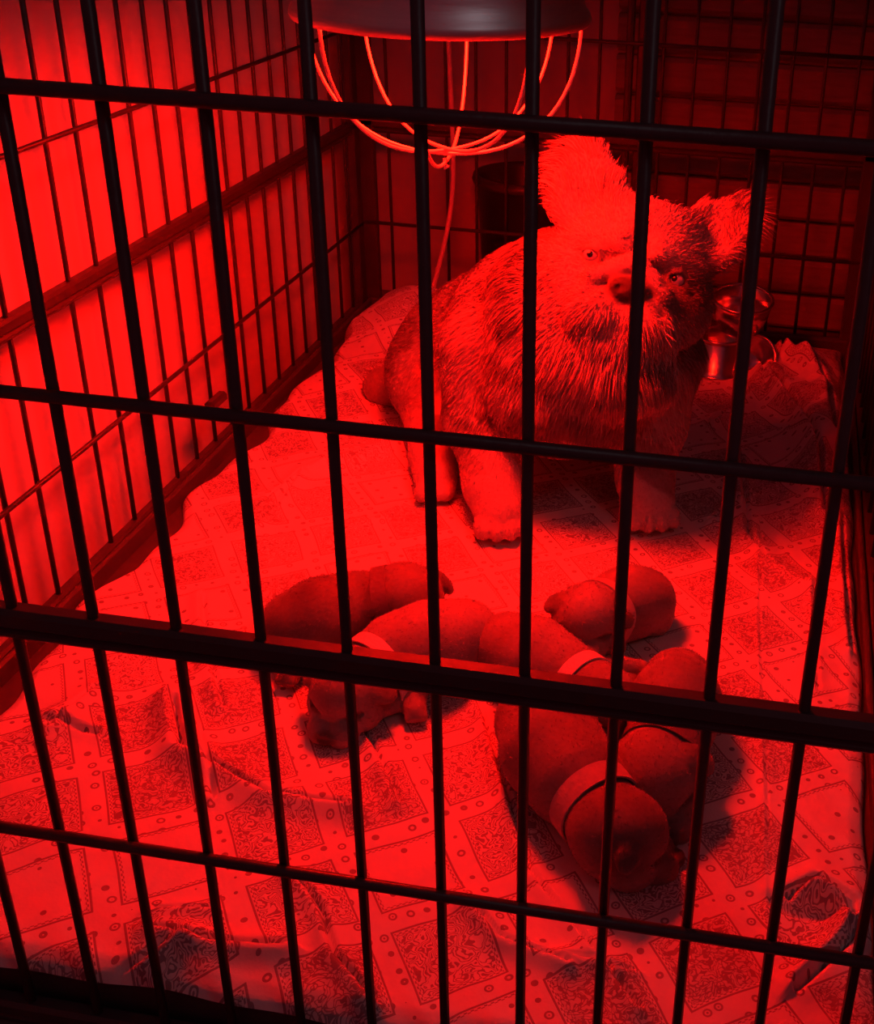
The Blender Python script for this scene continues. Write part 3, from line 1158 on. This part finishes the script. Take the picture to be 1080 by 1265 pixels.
puppy('pale puppy nearest the dog, face turned down, rump to the right',
      [(797, 742, .045, .028), (778, 744, .048, .030), (757, 752, .048, .026), (746, 760, .052, .021)],
      (727, 762, .061), (718, 800, .053),
      [[(805, 755, .036, .013), (812, 768, .028, .010), (819, 762, .026, .009)],
       [(752, 775, .036, .012), (757, 795, .028, .010)]],
      .27, ('collar_m', 'fabric collar'), 1.06, 4, None, .1, .3, coll_at=.25)
puppy('puppy at the right of the heap, dark narrow collar, head bowed to the front',
      [(838, 846, .045, .030), (835, 872, .049, .034), (828, 902, .048, .029), (818, 924, .046, .022)],
      (804, 960, .044), (822, 1018, .030),
      [[(800, 905, .036, .013), (783, 915, .028, .010), (772, 935, .026, .009)]],
      .23, ('collar_d', 'dark fabric collar'), 1.16, 5, None, -.1, .25, coll_at=.1, ear=1.2)
puppy('frontmost puppy with a broad plain collar, head lying on its side',
      [(660, 892, .045, .031), (684, 928, .050, .036), (714, 966, .049, .032), (734, 990, .046, .023)],
      (762, 1030, .045), (806, 1046, .032),
      [[(735, 945, .044, .014), (760, 948, .040, .011), (772, 955, .032, .009)],
       [(690, 985, .034, .014), (706, 1012, .026, .009)]],
      .21, ('collar_m', 'broad woven collar', .0085), 1.18, 6, [(662, 880, .070, .006), (690, 882, .072, .005), (698, 878, .074, .004)], .0, .35, coll_at=.1, ear=.75)

# ------------------------------------------------------------------ the heat lamp
LX, LY, LZ = 0.036, 0.540, 0.5245
lamp = tag(empty('heat_lamp', (LX, LY, LZ - .12)), 'aluminium dome heat lamp with wire guard glowing red above the blanket', 'heat lamp')
prof_o = [(.1150, LZ - .004), (.1190, LZ - .003), (.1208, LZ + .001), (.1195, LZ + .006), (.1165, LZ + .009), (.1130, LZ + .022), (.1085, LZ + .045), (.098, LZ + .070), (.080, LZ + .092), (.056, LZ + .108), (.034, LZ + .116)]
prof_i = [(r - .0022, z - .0012) for r, z in prof_o[4:]][::-1]
prof_o = [(r * 1.01, z) for r, z in prof_o]
prof_i = [(r * 1.01, z) for r, z in prof_i]
d = MB()
d.lathe(prof_o, 72, (LX, LY))
d.build('dome', 'alu', lamp, True)
d = MB()
d.lathe(prof_i + [(.1150, LZ + .0)] + [prof_o[0]], 72, (LX, LY))
d.build('reflector', 'alu_in', lamp, True)
d = MB()
d.lathe([(.001, LZ + .105), (.034, LZ + .106), (.034, LZ + .150), (.024, LZ + .158), (.012, LZ + .165), (.001, LZ + .165)], 32, (LX, LY))
d.build('socket', 'rubber', lamp, True)
d = MB()
bz = LZ + .004
d.lathe([(.0005, bz), (.018, bz + .001), (.036, bz + .006), (.047, bz + .015), (.050, bz + .024), (.046, bz + .038), (.034, bz + .060), (.022, bz + .080), (.018, bz + .104)], 40, (LX, LY))
d.build('bulb', 'bulb', lamp, True)
# guard: four wire hoops crossing underneath
for az, dep, dx in ((4, .115, 0), (50, .112, .002), (95, .122, .001), (142, .110, -.002)):
    a = math.radians(az)
    pts = []
    for k in range(37):
        t_ = math.pi * k / 36
        r_ = .113 * math.cos(t_)
        r_ = math.copysign(abs(math.cos(t_)) ** .85, math.cos(t_)) * .1145
        z_ = LZ + .003 - dep * math.sin(t_) ** .9
        pts.append((LX + dx + r_ * math.cos(a), LY + r_ * math.sin(a), z_))
    MB().tube(pts, .0016, 8).build('guard_wire', 'chrome', lamp, True)
d = MB()
d.tube([(LX, LY, LZ - .116), (LX + .001, LY - .001, LZ - .125), (LX + .003, LY - .002, LZ - .122)], .0018, 8)
d.build('guard_hook', 'chrome', lamp, True)
d = MB()
d.tube([(LX, LY, LZ + .16), (LX, LY, ZT + .03)], .003, 8)
d.tube([(LX + .012 * math.cos(k * .5), LY, ZT + .012 + .012 * math.sin(k * .5)) for k in range(13)], .002, 8, closed=True)
d.build('hanger', 'rubber', lamp, True)

# ------------------------------------------------------------------ steel bowls behind the dog
def bowl(name, c, prof, label, tilt=None):
    root = tag(empty(name, tuple(c)), label, 'bowl')
    m = MB()
    m.lathe(prof, 48, (0, 0))
    V = np.array(m.v)
    if tilt is not None:
        Rm = np.array(Matrix.Rotation(tilt[0], 3, tilt[1]))
        V = V @ Rm.T
    V = V + np.array(c)
    body = mobj('body', V, m.f, 'steel', root, True)
    rim_r, rim_z = max(prof, key=lambda p: p[1])
    r = MB()
    r.tube([(rim_r * math.cos(2 * math.pi * k / 48), rim_r * math.sin(2 * math.pi * k / 48), rim_z) for k in range(48)], .0022, 8, closed=True)
    V = np.array(r.v)
    if tilt is not None:
        V = V @ Rm.T
    V = V + np.array(c)
    mobj('rim', V, r.f, 'steel', root, True)
    return root


bc = at(888, 452, .024)
gz = ground(bc[0], bc[1]) - .001
bowl('steel_bowl', (bc[0], bc[1], gz), [(.0, .001), (.040, .001), (.042, .003), (.040, .006), (.033, .010), (.032, .052), (.0305, .052), (.031, .012), (.0, .010)],
     'straight-sided steel bowl with flared foot standing behind the dog')
bowl('steel_bowl', (bc[0] + .022, bc[1] + .012, gz + .054), [(.0, 0), (.018, .001), (.030, .010), (.037, .030), (.040, .052), (.0385, .052), (.0355, .030), (.029, .012), (.0, .003)],
     'round steel bowl stacked on top of the straight-sided bowl', (math.radians(10), Vector((1, .25, 0))))
bowl('steel_bowl', (bc[0] + .058, bc[1] - .004, gz + .020), [(.0, 0), (.015, .001), (.024, .008), (.030, .022), (.031, .026), (.029, .026), (.023, .010), (.0, .003)],
     'small steel bowl propped on edge beside the stacked bowls', (math.radians(62), Vector((.9, -.5, 0))))

# ------------------------------------------------------------------ things behind the crate
bx, by = -0.058, 1.331
m = MB()
m.lathe([(.0, .0), (.064, .0), (.067, .004), (.078, .192), (.084, .193), (.086, .198), (.084, .204), (.077, .205), (.073, .197), (.062, .010), (.0, .009)], 48, (bx, by))
m.v = [(x, y, z * 1.166 - .034) for x, y, z in m.v]
bk = tag(m.build('plastic_bin', 'bin', None, True), 'round black plastic bin standing behind the crate', 'bin')
pts = [(-.150, 1.205, .70), (-.146, 1.205, .45), (-.141, 1.205, .27), (-.143, 1.205, .20), (-.152, 1.203, .14), (-.168, 1.200, .075), (-.174, 1.196, .050)]


def spline(P, n=8):
    P = [np.array(p, float) for p in P]
    out = []
    for i_ in range(len(P) - 1):
        p0, p1, p2, p3 = P[max(i_ - 1, 0)], P[i_], P[i_ + 1], P[min(i_ + 2, len(P) - 1)]
        for k in range(n):
            t_ = k / n
            out.append(.5 * ((2 * p1) + (-p0 + p2) * t_ + (2 * p0 - 5 * p1 + 4 * p2 - p3) * t_ ** 2 + (-p0 + 3 * p1 - 3 * p2 + p3) * t_ ** 3))
    out.append(P[-1])
    return out


tag(MB().tube(spline(pts), .0035, 8).build('hanging_cord', 'cord', None, True), 'pale pink cord hanging in front of the back panel', 'cord')
